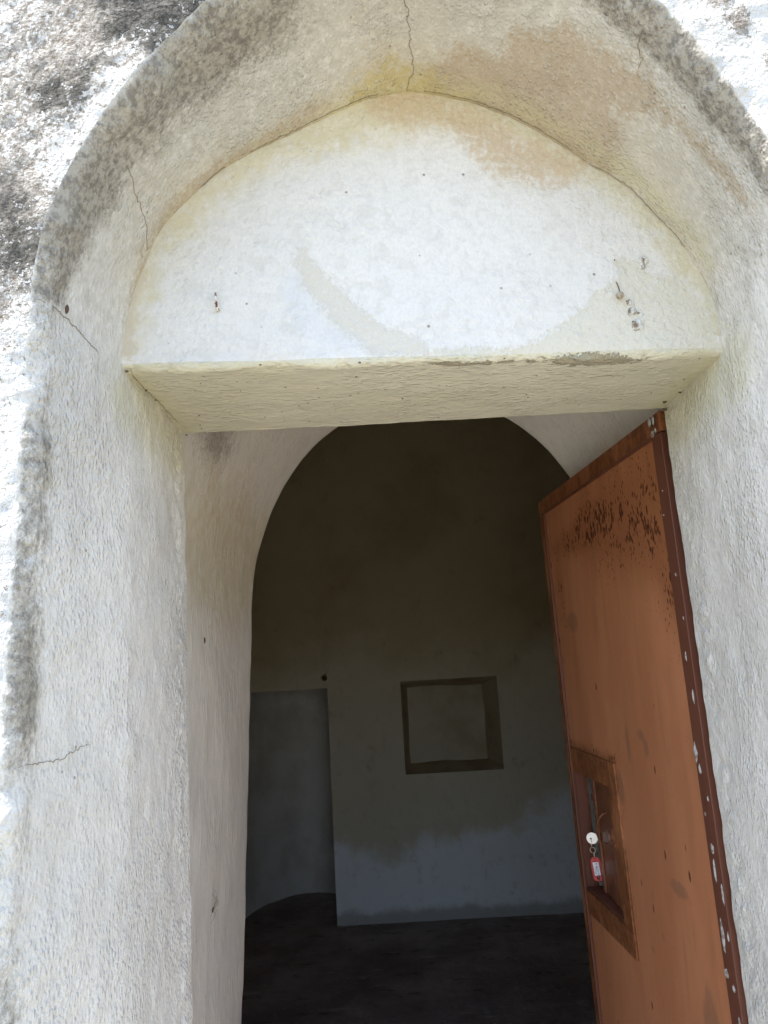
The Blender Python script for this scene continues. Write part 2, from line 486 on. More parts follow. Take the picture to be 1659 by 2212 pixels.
TY_BLUE = [(-.112, .493), (-.098, .499), (-.082, .459), (-.058, .426), (-.012, .399), (-.035, .386), (-.075, .401), (-.102, .427), (-.113, .46)]
TY_RIM = [(-.335, .52), (-.290, .53), (-.290, .498), (-.302, .459), (-.306, .421), (-.303, .390), (-.335, .38)]
TY_PALE = [(.10, .768), (.13, .748), (.18, .722), (.21, .704), (.24, .69), (.26, .70), (.20, .735), (.14, .765)]
def tymp_attrs(P, V):
    x, h, Y = P[..., 0], P[..., 2], P[..., 1]
    d = {}
    far = np.where(V < -.002, .2, 0)
    d['tan'] = np.maximum(poly_sd(x, h, TY_TAN), -poly_sd(x, h, TY_PALE) * .8) + far
    d['cream'] = poly_sd(x, h, TY_CREAM) + far
    d['pits'] = np.maximum(d['cream'], -.001) + .0105 + .03 * np.clip(np.hypot((x - .345) / 1.4, (h - .43) / 1.3) - .05, 0, .2)
    d['streak'] = poly_sd(x, h, TY_STREAK) + far
    d['blue'] = poly_sd(x, h, TY_BLUE) + far
    d['rim'] = poly_sd(x, h, TY_RIM) + far
    r = np.hypot(x - CX, h - CH); th = np.degrees(np.arctan2(h - CH, x - CX))
    rr = smooth_interp(IN, np.clip(th, 0, 180))
    d['yel'] = np.where(th > 0, (rr - r) - .024 - .040 * np.exp(-((th - 96) / 20) ** 2), .1) + far  # yellow along the arch crease: stain with bounced light in its colour
    # chipped patches along the front edge, seen on the underside
    y2 = -V
    ch = np.full(x.shape, .1)
    for (c, w, dep) in ((.105, .030, .006), (.145, .006, .006), (.170, .010, .004), (.205, .007, .005), (.285, .050, .012), (.25, .02, .008), (.32, .02, .009)):
        ch = np.minimum(ch, np.hypot((x - c) / w, (y2 - .002) / dep) * .006 - .006)
    d['chip'] = ch
    crn = np.minimum(np.hypot(np.minimum(x + .305, 0) * 0 + (x + .318), 0), np.abs(x - .458)) - .02
    d['bounce_stain'] = np.where(V < 0, crn, .1)  # yellow-green lintel corners: stain and bounced ground light as colour
    return d
LAY_T = (('yel', (.62, .56, .36), 16, .030, .028, .7, 0), ('tan', (.58, .465, .32), 30, .028, .020, .85, 0), ('cream', (.66, .63, .535), 36, .016, .004, .88, -.0008), ('pits', (.40, .35, .28), 110, .017, .002, .7, 0),
         ('streak', (.67, .635, .555), 70, .018, .006, .85, -.0006), ('blue', (.62, .66, .72), 45, .014, .010, .35, 0), ('rim', (.60, .53, .43), 55, .012, .005, .8, 0))
M_TYMP = plaster('limewash_tympanum', (.80, .785, .76), (1, 1, 1), .80, .35, LAY_T, None, .75, (.745, .73, .705), 150)
LAY_L = (('chip', (.36, .32, .23), 75, .0065, .0012, .9, -.002), ('bounce_stain', (.60, .56, .34), 20, .02, .02, .5, 0))
M_LINT = plaster('limewash_lintel', (.71, .685, .57), (.5, 1, 1), 1.0, .9, LAY_L, None, .8, (.66, .63, .49))
def build_tympanum():
    X = np.linspace(-.36, .50, 250)
    V1 = np.concatenate([np.linspace(.014, .05, 14)[:-1], np.linspace(.05, .43, 100)])
    U, V = np.meshgrid(X, V1)
    P, n = surf(lin_base, lin_disp, U, V, s2)
    mesh_obj('tympanum', to_world(P), grid_faces(*P.shape[:2], flip=f2), M_TYMP, chapel, attrs={k: v.ravel() for k, v in tymp_attrs(P, V).items()},
             label='smoother white half-round wall panel over the lintel, tan water stain at its top')
    V2 = np.concatenate([np.linspace(-.30, -.012, 75), np.linspace(-.012, .014, 16)[1:]])
    U, V = np.meshgrid(X, V2)
    P, n = surf(lin_base, lin_disp, U, V, s2)
    # stop the underside at the door plane, with a ragged back edge
    lim = 1.200 + .0035 * fbm(np.stack([U, U * 0, U * 0], -1), 22, 3, 77)
    P[..., 1] = np.minimum(P[..., 1], lim)
    mesh_obj('lintel', to_world(P), grid_faces(*P.shape[:2], flip=f2), M_LINT, chapel, attrs={k: v.ravel() for k, v in tymp_attrs(P, V).items()},
             label='plastered underside of the door lintel with chipped front edge')
_a = lin_base(np.array([.002]), np.array([.2])) - lin_base(np.array([-.002]), np.array([.2]))
_b = lin_base(np.array([0.]), np.array([.202])) - lin_base(np.array([0.]), np.array([.198]))
_n = np.cross(_a, _b)[0]
s2 = 1.0 if _n[1] < 0 else -1.0
f2 = s2 > 0
build_tympanum()

# ------------------------------------------------------------------ embrasure behind the door plane
YE0, YE1 = 1.205, 1.855
ECX, ECH, EA, EB = .105, .084, .434, .55
def emb_path(s, t):
    s = np.asarray(s, float)
    th = PI - np.clip(s, 0, PI)
    f = np.clip(1 - np.asarray(t, float) / (YE1 - YE0), 0, 1)          # the vault flares towards the door
    x = ECX + (EA + .046 * f) * np.cos(th); h = ECH + (EB + .20 * f) * np.sin(th)
    hl = ECH + np.minimum(s, 0); hr = ECH - np.maximum(s - PI, 0)
    xl = np.interp(-hl, [-ECH, 0, .8, 1.7], [ECX - EA, -.331, -.376, -.40]) - .046 * f * np.clip(1 - (ECH - hl) / 1.2, .2, 1); xr = np.interp(-hr, [-ECH, 1.7], [ECX + EA, .60]) + .046 * f
    x = np.where(s < 0, xl, np.where(s > PI, xr, x)); h = np.where(s < 0, hl, np.where(s > PI, hr, h))
    return x, h
def emb_base(s, t):
    s, t = np.broadcast_arrays(np.asarray(s, float), np.asarray(t, float))
    x, h = emb_path(s, t)
    rr = np.clip(t - (YE1 - YE0) + .02, 0, 9)
    nx, nh = np.cos(PI - np.clip(s, 0, PI)), np.sin(PI - np.clip(s, 0, PI))
    return np.stack([x + nx * rr * rr * 8, YE0 + t, h + nh * rr * rr * 8], -1)
def emb_disp(P, t):
    return fbm(P, 3.5, 3, 61) * .007 + fbm(P * np.array([1, 1, .5]), 26, 3, 65) * .0014
LAY_E = (('soot', (.26, .23, .20), 38, .05, .035, .75, 0), ('warm', (.62, .54, .36), 9, .08, .09, .7, 0))
M_EMB = plaster('limewash_embrasure', (.84, .81, .74), (1, 1, .22), .55, .35, LAY_E, None, .5, (.78, .755, .71), 240)
def build_embrasure():
    sl = -np.concatenate([np.linspace(ECH - HB, 1.05, 20, endpoint=False), np.linspace(1.05, 0, 180, endpoint=False)])
    sa = np.linspace(0, PI, 200, endpoint=False)
    sr = PI + np.linspace(0, ECH - HB, 60)
    S1 = np.concatenate([sl, sa, sr])
    T1 = np.linspace(0, YE1 - YE0, 100)
    S, T = np.meshgrid(S1, T1)
    P, n = surf(emb_base, emb_disp, S, T, sgn)
    x, Y, h = P[..., 0], P[..., 1], P[..., 2]
    soot = np.hypot((Y - 1.39) / 1.5, (h - .415) / .9) - .045
    soot = np.where(x < 0, soot, .2)
    warm = np.where((h > -.05) & (h < .45), np.abs(h - .22) - .16 + np.abs(Y - 1.6) * .3, .1) + np.where(x < .1, 0, -.02)
    mesh_obj('embrasure', to_world(P), grid_faces(*P.shape[:2], flip=flip), M_EMB, chapel, attrs=dict(soot=soot.ravel(), warm=warm.ravel()),
             label='arched inner reveal behind the door, grey smudge in its upper left corner')
    # closing wall between door opening and embrasure, and inner face of the front wall
    V = []; 
    S2 = np.concatenate([np.linspace(-(ECH - HB), 0, 20, endpoint=False), np.linspace(0, PI, 60, endpoint=False), PI + np.linspace(0, ECH - HB, 20)])
    xe, he = emb_path(S2, 0)
    inner = []
    for s_, x_, h_ in zip(S2, xe, he):
        if s_ < 0: inner.append((-.328, min(h_, .385)))
        elif s_ > PI: inner.append((.486, min(h_, .385)))
        else:
            t = s_ / PI
            dx, dh = math.cos(PI - s_), math.sin(PI - s_)
            k = min((.407 / max(abs(dx), 1e-6)), ((.385 - ECH) / max(dh, 1e-6)))
            inner.append((.079 + dx * k, ECH + dh * k))
    for (x_, h_), a, b in zip(inner, xe, he):
        V.append((x_, 1.2065, h_)); V.append((a, 1.2065, b))
    n = len(S2)
    F = [(2 * i, 2 * i + 1, 2 * i + 3, 2 * i + 2) for i in range(n - 1)]
    mesh_obj('inner_rebate', [W(v) for v in V], F, M_EMBP, chapel, smooth=False)
    V = []
    for s_, a, b in zip(S2, xe, he):
        dx, dh = math.cos(PI - min(max(s_, 0), PI)), math.sin(PI - min(max(s_, 0), PI))
        k = 9
        if dx < -1e-6: k = min(k, (-2.0 - a) / dx)
        if dx > 1e-6: k = min(k, (2.2 - a) / dx)
        if dh > 1e-6: k = min(k, (2.5 - b) / dh)
        V.append((a, YE1 + .001, b)); V.append((a + dx * k, YE1 + .001, b + dh * k))
    mesh_obj('inner_front_wall', [W(v) for v in V], F, M_EMBP, chapel, smooth=False)
M_EMBP = plaster('limewash_inner', (.68, .66, .61), (1, 1, .5), .6, .4)
build_embrasure()

# ------------------------------------------------------------------ room
YB = 4.72
def room_material(name='limewash_room'):
    s = NT(name)
    f = s.step(s.math('MULTIPLY_ADD', s.math('SUBTRACT', s.noise(5, 7, .65), .5), .30, s.attr('wash')), .06, -.06)
    base = s.mix(s.step(s.noise(1.6, 4, .6, (1, 1, 1), (3, 3, 3)), .42, .66), (.57, .485, .325), (.47, .385, .235))
    sy = s.n.new('ShaderNodeSeparateXYZ'); s.lk(s.co, sy.inputs[0])
    mid = s.step(s.math('MULTIPLY_ADD', s.noise(2.2, 6, .65, (1, 1, 1), (6, 1, 4)), 1.2, sy.outputs[2]), 2.35, 1.85)
    base = s.mix(s.math('MULTIPLY', mid, .8), base, (.70, .645, .53))       # paler beige lower on the wall
    col = s.mix(f, base, (.87, .88, .91))
    col = s.mix(s.step(s.noise(9, 5, .6, (1, 1, 1), (5, 3, 3)), .60, .74, 0, .35), col, (.30, .22, .13))
    col = s.mix(s.step(s.noise(22, 6, .7, (1, 1, .6), (5, 8, 3)), .52, .72, 0, .28), col, (.40, .33, .22))
    sx = s.n.new('ShaderNodeSeparateXYZ'); s.lk(s.co, sx.inputs[0])
    foot = s.step(s.math('MULTIPLY_ADD', s.noise(7, 6, .7), .12, sx.outputs[2]), .15, .10)
    col = s.mix(s.math('MULTIPLY', foot, .7), col, (.36, .34, .30))
    h = s.math('MULTIPLY', s.noise(30, 5, .6), .006)
    s.bump(h)
    return s.out(col, .9, .2)
M_ROOM = room_material()
WASH = [(-1.6, -1.03), (-.39, -1.03), (-.34, -1.04), (-.30, -1.11), (-.19, -1.12), (-.03, -1.14), (.08, -1.10), (.16, -1.05), (.32, -1.03), (.62, -1.03), (.76, -.96), (.85, -.86), (1.03, -.80), (1.8, -.7), (1.8, -1.6), (-1.6, -1.6)]
def build_room():
    NX0, NX1, NZ0, NZ1 = .038, .617, -.699, -.163           # shelf niche mouth
    AX0, AX1, AH = -1.0, -.40, -.178                        # low round-backed recess
    xs = np.unique(np.concatenate([np.linspace(-1.75, 2.05, 110), [NX0, NX1, AX0, AX1]]))
    zs = np.unique(np.concatenate([np.linspace(-1.52, 2.6, 110), [NZ0, NZ1, AH]]))
    def slide(arr, keys, tol=.014):
        return np.array([a for a in arr if a in keys or min(abs(a - k) for k in keys) > tol])
    xs = slide(xs, [NX0, NX1, AX0, AX1]); zs = slide(zs, [NZ0, NZ1, AH])
    X, Z = np.meshgrid(xs, zs, indexing='ij')
    Y = YB + .012 * fbm(np.stack([X, Z, Z * 0], -1), 1.6, 3, 3) * np.clip(np.minimum.reduce([np.abs(X - k) for k in (NX0, NX1, AX0, AX1)]) / .12, 0, 1)
    P = np.stack([X, Y, Z], -1)
    F = grid_faces(len(xs), len(zs))
    i = np.arange(len(xs) * len(zs)).reshape(len(xs), len(zs))
    cx = ((X[:-1, :-1] + X[1:, 1:]) / 2).ravel(); cz = ((Z[:-1, :-1] + Z[1:, 1:]) / 2).ravel()
    hole = ((cx > NX0) & (cx < NX1) & (cz > NZ0) & (cz < NZ1)) | ((cx > AX0) & (cx < AX1) & (cz < AH))
    F = F[~hole]
    wash = poly_sd(X, Z, WASH)
    bw = mesh_obj('back_wall', to_world(P), F, M_ROOM, chapel, attrs=dict(wash=wash.ravel()), label='dim back wall, beige above a bluish white lower band')
    # splayed shelf niche
    ix0, ix1, iz0, iz1, d = .077, .545, -.661, -.214, .20
    o = [(NX0, YB, NZ0), (NX1, YB, NZ0), (NX1, YB, NZ1), (NX0, YB, NZ1)]
    n_ = [(ix0, YB + d, iz0), (ix1, YB + d, iz0), (ix1, YB + d, iz1), (ix0, YB + d, iz1)]
    V = []; F2 = []
    rings = 5
    for r in range(rings + 1):
        t = r / rings
        for k in range(4):
            a, b = Vector(o[k]), Vector(o[(k + 1) % 4]); a2, b2 = Vector(n_[k]), Vector(n_[(k + 1) % 4])
            for m in range(12):
                p = (a.lerp(b, m / 12)).lerp(a2.lerp(b2, m / 12), t)
                j = .014 * mnoise.noise(p * 5) if r else 0
                V.append((p.x + j, p.y, p.z + j))
    for r in range(rings):
        for m in range(48):
            F2.append((r * 48 + m, r * 48 + (m + 1) % 48, (r + 1) * 48 + (m + 1) % 48, (r + 1) * 48 + m))
    nz = [abs(v[2]) * 0 + .02 + .1 * (v[1] - YB) for v in V]
    mesh_obj('niche_reveal', [W(v) for v in V], F2, M_NREV, chapel, attrs=dict(wash=np.full(len(V), .2)), smooth=False, label='splayed brown edges of the square wall niche')
    V = [n_[0], n_[1], n_[2], n_[3]]
    V = [(v[0] + (.02 if k in (1, 2) else -.02), v[1] - .003, v[2] + (.02 if k in (2, 3) else -.02)) for k, v in enumerate(V)]
    mesh_obj('niche_back', [W(v) for v in V], [(0, 1, 2, 3)], M_NBACK, chapel, smooth=False, label='pale back of the square wall niche')
    # round-backed low recess
    prof = [(-1.0, YB), (-.995, 4.84), (-.967, 4.951), (-.94, 5.05), (-.914, 5.129), (-.87, 5.21), (-.819, 5.267), (-.77, 5.33), (-.714, 5.372), (-.65, 5.395), (-.577, 5.396), (-.51, 5.375),
            (-.449, 5.342), (-.42, 5.27), (-.41, 5.1), (-.402, 4.9), (-.40, YB)]
    V = []; F3 = []
    hs = np.linspace(-1.52, AH, 12)
    for hz in hs:
        for (a, b) in prof: V.append((a, b, hz))
    m = len(prof)
    for r in range(len(hs) - 1):
        for k in range(m - 1): F3.append((r * m + k, r * m + k + 1, (r + 1) * m + k + 1, (r + 1) * m + k))
    base = len(V)
    F3.append(tuple(range((len(hs) - 1) * m, len(hs) * m)))
    wash2 = [(-.9 if (v[2] < -.32) else .1) if v[0] > -.96 else (.1 if -.95 < v[2] < -.60 else -.2) for v in V]
    mesh_obj('curved_recess', [W(v) for v in V], F3, M_APSE, chapel, attrs=dict(wash=np.array(wash2)), label='low round-backed recess at the left of the back wall')
    # side walls and barrel vault in one sweep
    prof = [(-1.7, -1.52), (-1.7, -.5), (-1.7, .6)]
    for k in range(25):
        t = PI - PI * k / 24
        prof.append((.17 + 1.87 * math.cos(t), .6 + 1.75 * math.sin(t)))
    prof += [(2.04, .6), (2.04, -.5), (2.04, -1.52)]
    V = []; F4 = []
    ys = np.linspace(YE1, YB + .02, 10)
    for y in ys:
        for a, b in prof: V.append((a, y, b))
    m = len(prof)
    for r in range(len(ys) - 1):
        for k in range(m - 1): F4.append((r * m + k, r * m + k + 1, (r + 1) * m + k + 1, (r + 1) * m + k))
    mesh_obj('vault', [W(v) for v in V], F4, M_ROOM, chapel, attrs=dict(wash=np.array([(v[2] + 1.0) for v in V])), label='dark side walls and barrel vault of the room')
    # outer masonry: sides, rear and roof slab
    for nm, c, s_ in (('side_wall', (-2.2, 3.3, .55), (.22, 5.0, 4.3)), ('side_wall', (2.36, 3.3, .55), (.22, 5.0, 4.3)), ('rear_wall', (.07, 5.85, .55), (4.3, .2, 4.3)), ('roof', (.07, 3.35, 2.75), (4.85, 5.1, .22))):
        v, f = box_geo(W(c), s_); mesh_obj(nm, v, f, M_EMBP, chapel, smooth=False)
def flat_plaster(name, col, col2, sc=6):
    s = NT(name)
    c = s.mix(s.step(s.noise(sc, 6, .65), .4, .65), col, col2)
    s.bump(s.math('MULTIPLY', s.noise(40, 4, .6), .004))
    return s.out(c, .9, .2)
M_NREV = flat_plaster('niche_edge_plaster', (.52, .44, .31), (.40, .32, .21))
M_NBACK = flat_plaster('niche_back_plaster', (.58, .53, .42), (.46, .40, .28), 4)
M_APSE = flat_plaster('recess_plaster', (.72, .695, .66), (.58, .545, .49), 3)
build_room()

# ------------------------------------------------------------------ floor and ground
def floor_material():
    s = NT('worn_floor')
    c = s.mix(s.step(s.noise(2.5, 6, .65), .35, .7), (.22, .17, .155), (.40, .33, .30))
    c = s.mix(s.step(s.noise(28, 6, .7, (1, 2.2, 1), (2, 2, 2)), .55, .72, 0, .6), c, (.55, .50, .46))
    c = s.mix(s.step(s.noise(5, 8, .75, (1, 2.5, 1), (8, 2, 2)), .54, .66, 0, .6), c, (.50, .43, .38))
    c = s.mix(s.step(s.noise(7, 6, .7, (1, 2, 1), (1, 9, 2)), .56, .66, 0, .7), c, (.10, .075, .065))
    c = s.mix(s.step(s.voro(22), .10, .05, 0, .7), c, (.70, .66, .62))
    s.bump(s.math('MULTIPLY', s.noise(24, 6, .65), .012))
    return s.out(c, .8, .3)
def sheet(name, x0, x1, y0, y1, z, mat, n=60, amp=0.0):
    X, Y = np.meshgrid(np.linspace(x0, x1, n), np.linspace(y0, y1, n), indexing='ij')
    Z = np.full(X.shape, z) + amp * fbm(np.stack([X, Y, X * 0], -1), .8, 4, 5)
    o = mesh_obj(name, np.stack([X, Y, Z], -1).reshape(-1, 3), grid_faces(n, n), mat)
    o['kind'] = 'structure'
    return o
M_FLOOR = floor_material()
sheet('floor', -1.9, 2.3, .0, 4.9, 0.0, M_FLOOR, 120, .006)
s = NT('dry_earth')
c = s.mix(s.step(s.noise(.5, 8, .65), .35, .65), (.36, .315, .235), (.31, .285, .20))
c = s.mix(s.step(s.noise(9, 6, .7), .5, .7, 0, .6), c, (.44, .40, .34))
s.bump(s.math('MULTIPLY', s.noise(14, 6, .6), .03))
M_GROUND = s.out(c, .95, .2)
def ground():
    a = np.concatenate([-np.geomspace(200, 3, 25), np.linspace(-2.5, 2.5, 20), np.geomspace(3, 200, 25)])
    X, Y = np.meshgrid(a, a, indexing='ij')
    Z = -.13 + .03 * fbm(np.stack([X, Y, X * 0], -1), .4, 3, 8)
    o = mesh_obj('ground', np.stack([X, Y, Z], -1).reshape(-1, 3), grid_faces(len(a), len(a)), M_GROUND); o['kind'] = 'structure'
ground()
M_STEP = flat_plaster('worn_step', (.62, .60, .56), (.50, .47, .42), 9)
v, f = box_geo((.07, .20, -.075), (.92, .70, .166)); bevel(mesh_obj('doorstep', v, f, M_STEP, chapel, smooth=False), .01)

# ------------------------------------------------------------------ cracks (narrow open grooves in the plaster)
s = NT('crack_dirt'); M_CRACK = s.out((.26, .22, .17), 1.0, 0)
def crack(fn, pts, w=.0011, seed=0, n=70, jag=.0028):
    """pts in surface coordinates; fn maps arrays -> (position, normal)"""
    r = random.Random(seed)
    pts = np.array(pts, float)
    seg = np.concatenate([[0], np.cumsum(np.hypot(*(np.diff(pts, axis=0).T)))]); t = np.linspace(0, seg[-1], n)
    a = np.interp(t, seg, pts[:, 0]); b = np.interp(t, seg, pts[:, 1])
    ja = np.convolve([r.gauss(0, 1) for _ in range(n + 4)], [.25, .5, 1, .5, .25], 'valid'); jb = np.convolve([r.gauss(0, 1) for _ in range(n + 4)], [.25, .5, 1, .5, .25], 'valid')
    ja = ja * .6 + np.array([r.gauss(0, .45) for _ in range(n)]); jb = jb * .6 + np.array([r.gauss(0, .45) for _ in range(n)])
    a = a + ja * jag * .45; b = b + jb * jag * .45
    P, N = fn(a, b)
    V = []; F = []
    for i in range(n):
        d = P[min(i + 1, n - 1)] - P[max(i - 1, 0)]; d /= np.linalg.norm(d) + 1e-9
        side = np.cross(d, N[i]); ww = w * .5 * (.25 + .9 * r.random()) * min(1, 8 * min(i + .3, n - .7 - i) / n + .2)
        q = P[i] + N[i] * .0007
        V += [q - side * ww, q - N[i] * .003, q + side * ww]
    for i in range(n - 1):
        F += [(3 * i, 3 * i + 1, 3 * i + 4, 3 * i + 3), (3 * i + 1, 3 * i + 2, 3 * i + 5, 3 * i + 4)]
        F += [(3 * i, 3 * i + 3, 3 * i + 5, 3 * i + 2)]
    mesh_obj('crack', [W(v) for v in V], F, M_CRACK, chapel, smooth=False)
def f_arch(a, b):                                  # a = angle in units of .38 rad-metres, b = depth
    q = RHO * PI / 2
    S = a / .38; T = np.where(b > RHO, b - RHO + q, b)
    return surf(recess_base, recess_disp, S, T, sgn)
def f_jamb(a, b):                                  # a = depth, b = height
    q = RHO * PI / 2
    return surf(recess_base, recess_disp, b - CH, np.where(a > RHO, a - RHO + q, a), sgn)
crack(f_arch, [((180 - t) * PI / 180 * .38, y) for t, y in ((91.1, .035), (91.4, .082), (90.5, .092), (90.9, .103), (90.1, .119), (90.3, .135), (89.7, .152), (89.4, .172), (90.1, .19), (90.6, .204))], .0011, 1)
crack(f_arch, [((180 - t) * PI / 180 * .38, y) for t, y in ((48.6, .019), (48.2, .029), (48.1, .043), (46.6, .052), (46.4, .064))], .0009, 2, 30)
crack(f_arch, [((180 - t) * PI / 180 * .38, y) for t, y in ((152.2, .058), (153, .087), (153.6, .108), (154.2, .131), (155.9, .155), (158, .175))], .0005, 3, 50)
crack(f_jamb, [(.012, .384), (.037, .382), (.06, .381), (.08, .377), (.097, .371), (.115, .370)], .0009, 4, 50)
crack(f_jamb, [(.02, -.085), (.052, -.085), (.081, -.087), (.1, -.08), (.127, -.078)], .0006, 5, 40)
def crease_pts(t0, t1, n=40):
    out = []
    for t in np.linspace(t0, t1, n):
        x = CX + float(smooth_interp(IN, t)) * math.cos(math.radians(t))
        out.append(((180 - t) * PI / 180 * .38, yfront(x) - .74 - .0035))
    return out
crack(f_arch, crease_pts(128, 97), .0008, 6, 120, .0010)
crack(f_arch, crease_pts(141, 134), .0016, 16, 30, .0014)
crack(f_arch, crease_pts(87, 52), .0007, 7, 120, .0010)
crack(f_arch, crease_pts(46, 20), .0006, 8, 90, .0010)
# crease between lintel underside and left jamb
def f_lin(a, b): return surf(lin_base, lin_disp, a, b, s2)
crack(f_lin, [(-.313, .004), (-.3125, -.05), (-.312, -.10), (-.311, -.16), (-.3105, -.21)], .0009, 9, 60, .0012)
crack(f_lin, [(.30, -.06), (.325, -.055), (.35, -.058)], .0007, 10, 20, .0015)

# ------------------------------------------------------------------ door
DA = Vector((.470, 1.22)); DB = Vector((.414, 2.0)); DT = (DB - DA).normalized(); DN = Vector((DT.y, -DT.x))   # DN points to the back (right)
DW = .787; DTOP = .372; DBOT = -1.485
def D(u, v, off=0.0):
    """door coordinates: u from hinge, v height from eye, off behind the front sheet; the old leaf has sagged out of true"""
    uu = u - (.026 + .032 * u / DW) * (DTOP - v)
    vv = v
    p = DA + DT * uu + DN * off
    return Vector((p.x, p.y, vv))
door = empty('door', W(D(0, DBOT)), 'rust-brown painted metal door standing open inwards on the right of the doorway', 'door')

def paint(name, c1, c2, dens_attr=None, rust=.0, rough=.42, streak=1.0):
    s = NT(name)
    n = s.noise(5, 4, .6, (1, 1, .18), (1, 1, 1))
    col = s.mix(s.step(n, .35, .68), c1, c2)
    n2 = s.noise(26, 6, .65, (1, 1, .14), (4, 1, 1))
    n4 = s.noise(7, 7, .7, (1, 1, .5), (4, 6, 1))
    col = s.mix(s.step(n4, .45, .7, 0, .40 * streak), col, tuple(min(1, c * k) for c, k in zip(c1, (.80, .68, .62))))
    col = s.mix(s.step(n2, .52, .72, 0, .40 * streak), col, tuple(c * .55 for c in c1))
    h = s.math('MULTIPLY', s.noise(18, 3, .5, (1, 1, .4)), .0012)
    rg = rough
    if dens_attr:
        a = s.attr(dens_attr)
        vd = s.voro(170, (1, 1, .45), 'F1', 1); vc = s.noise(40, 5, .7, (1, 1, .5), (6, 6, 6))
        v2 = s.voro(85, (1, 1, .45), 'F1', 1, (3, 3, 3))
        lim = s.math('MULTIPLY', a, s.step(vc, .38, .62))
        f = s.step(s.math('SUBTRACT', vd, s.math('MULTIPLY', lim, .62)), .08, -.06)
        f = s.math('MULTIPLY', f, s.step(a, .03, .10))
        f2 = s.step(s.math('SUBTRACT', v2, s.math('MULTIPLY', s.math('MULTIPLY', a, a), .42)), .05, -.05)
        f2 = s.math('MULTIPLY', f2, s.step(s.noise(9, 3, .5, (1, 1, 1), (1, 8, 2)), .44, .56))
        # lone specks everywhere
        v3 = s.voro(21, (1, 1, .42), 'F1', 1, (9, 3, 3))
        f3 = s.math('MULTIPLY', s.step(v3, .10, .05), s.step(s.noise(4, 2, .5, (1, 1, 1), (2, 2, 2)), .44, .5))
        f = s.math('MAXIMUM', f, s.math('MAXIMUM', f2, f3))
        broad_shade = s.math('MULTIPLY', s.step(s.math('MULTIPLY_ADD', s.noise(13, 6, .7, (1, 1, .35), (2, 2, 7)), .9, a), .55, 1.15), .55)
        col = s.mix(broad_shade, col, (.26, .085, .03))  # brown tint over the rusty top paints in the lintel's shade
        halo = s.step(s.math('SUBTRACT', vd, s.math('MULTIPLY', lim, .75)), .16, -.05)
        col = s.mix(s.math('MULTIPLY', halo, s.math('MULTIPLY', s.step(a, .05, .3), .75)), col, (.22, .07, .022))
        col = s.mix(s.math('MULTIPLY', f, .93), col, s.mix(s.step(s.noise(70, 3), .4, .6), (.045, .012, .006), (.11, .028, .010)))
        sm = s.step(s.math('MULTIPLY_ADD', s.math('SUBTRACT', s.noise(38, 5, .65, (1, 1, .5)), .5), .8, s.attr('smudge')), .42, .72)
        col = s.mix(s.math('MULTIPLY', sm, .45), col, (.20, .105, .075))
        h = s.math('MULTIPLY_ADD', f, .0006, h)
        rg = s.math('MULTIPLY_ADD', f, .4, rough)
    if rust:
        n3 = s.noise(16, 8, .75, (1, 1, .35), (9, 2, 2))
        f = s.step(n3, .62 - rust * .25, .76 - rust * .25)
        col = s.mix(s.math('MULTIPLY', f, .75), col, s.mix(s.step(s.noise(60, 5, .7), .4, .6), (.07, .022, .009), (.20, .07, .02)))
        h = s.math('MULTIPLY_ADD', f, .0004, h)
    s.bump(h)
    return s.out(col, rg, .35)
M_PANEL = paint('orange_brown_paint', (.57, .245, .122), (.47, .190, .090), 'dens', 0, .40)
M_FRAME = paint('dark_red_brown_paint', (.20, .075, .038), (.15, .052, .028), None, .6, .42)
M_STILE = paint('stile_paint', (.165, .062, .038), (.125, .046, .030), None, .15, .38)
M_RAIL = paint('rusty_top_rail_paint', (.42, .17, .075), (.30, .105, .045), None, .85, .45)
M_HATCH = paint('hatch_paint', (.46, .19, .082), (.33, .12, .05), None, .95, .42)
M_HLEAF = paint('hatch_leaf_paint', (.30, .125, .070), (.21, .085, .048), None, .7, .36)
M_INREV = paint('inner_iron_paint', (.21, .078, .050), (.15, .055, .036), None, .5, .45)

def door_prism(name, quads, o0, o1, mat, parent=door, bev=.0012, label=None, split=1):
    """quads: list of (u, v) corners of one convex outline, extruded from o0 to o1"""
    n = len(quads)
    V = [W(D(u, v, o0)) for u, v in quads] + [W(D(u, v, o1)) for u, v in quads]
    F = [tuple(range(n)), tuple(range(2 * n - 1, n - 1, -1))] + [(i, i + n, (i + 1) % n + n, (i + 1) % n) for i in range(n)]
    o = mesh_obj(name, V, F, mat, parent, smooth=False, label=label)
    if bev: bevel(o, bev)
    return o
HU0, HU1, HV0, HV1 = .442, .757, -.607, -.243            # hatch frame outline
OU0, OU1, OV0, OV1 = .492, .756, -.5585, -.296           # opening
SMUDGES = [(.281, -.172, .022, .016), (.262, -.195, .016, .022), (.357, -.20, .012, .05), (.43, -.287, .025, .04), (.198, -.415, .05, .018), (.336, -.018, .006, .016), (.324, -.459, .006, .014),
           (.30, -.52, .008, .012), (.36, -.56, .010, .010), (.62, .05, .05, .03), (.13, -.62, .05, .10)]
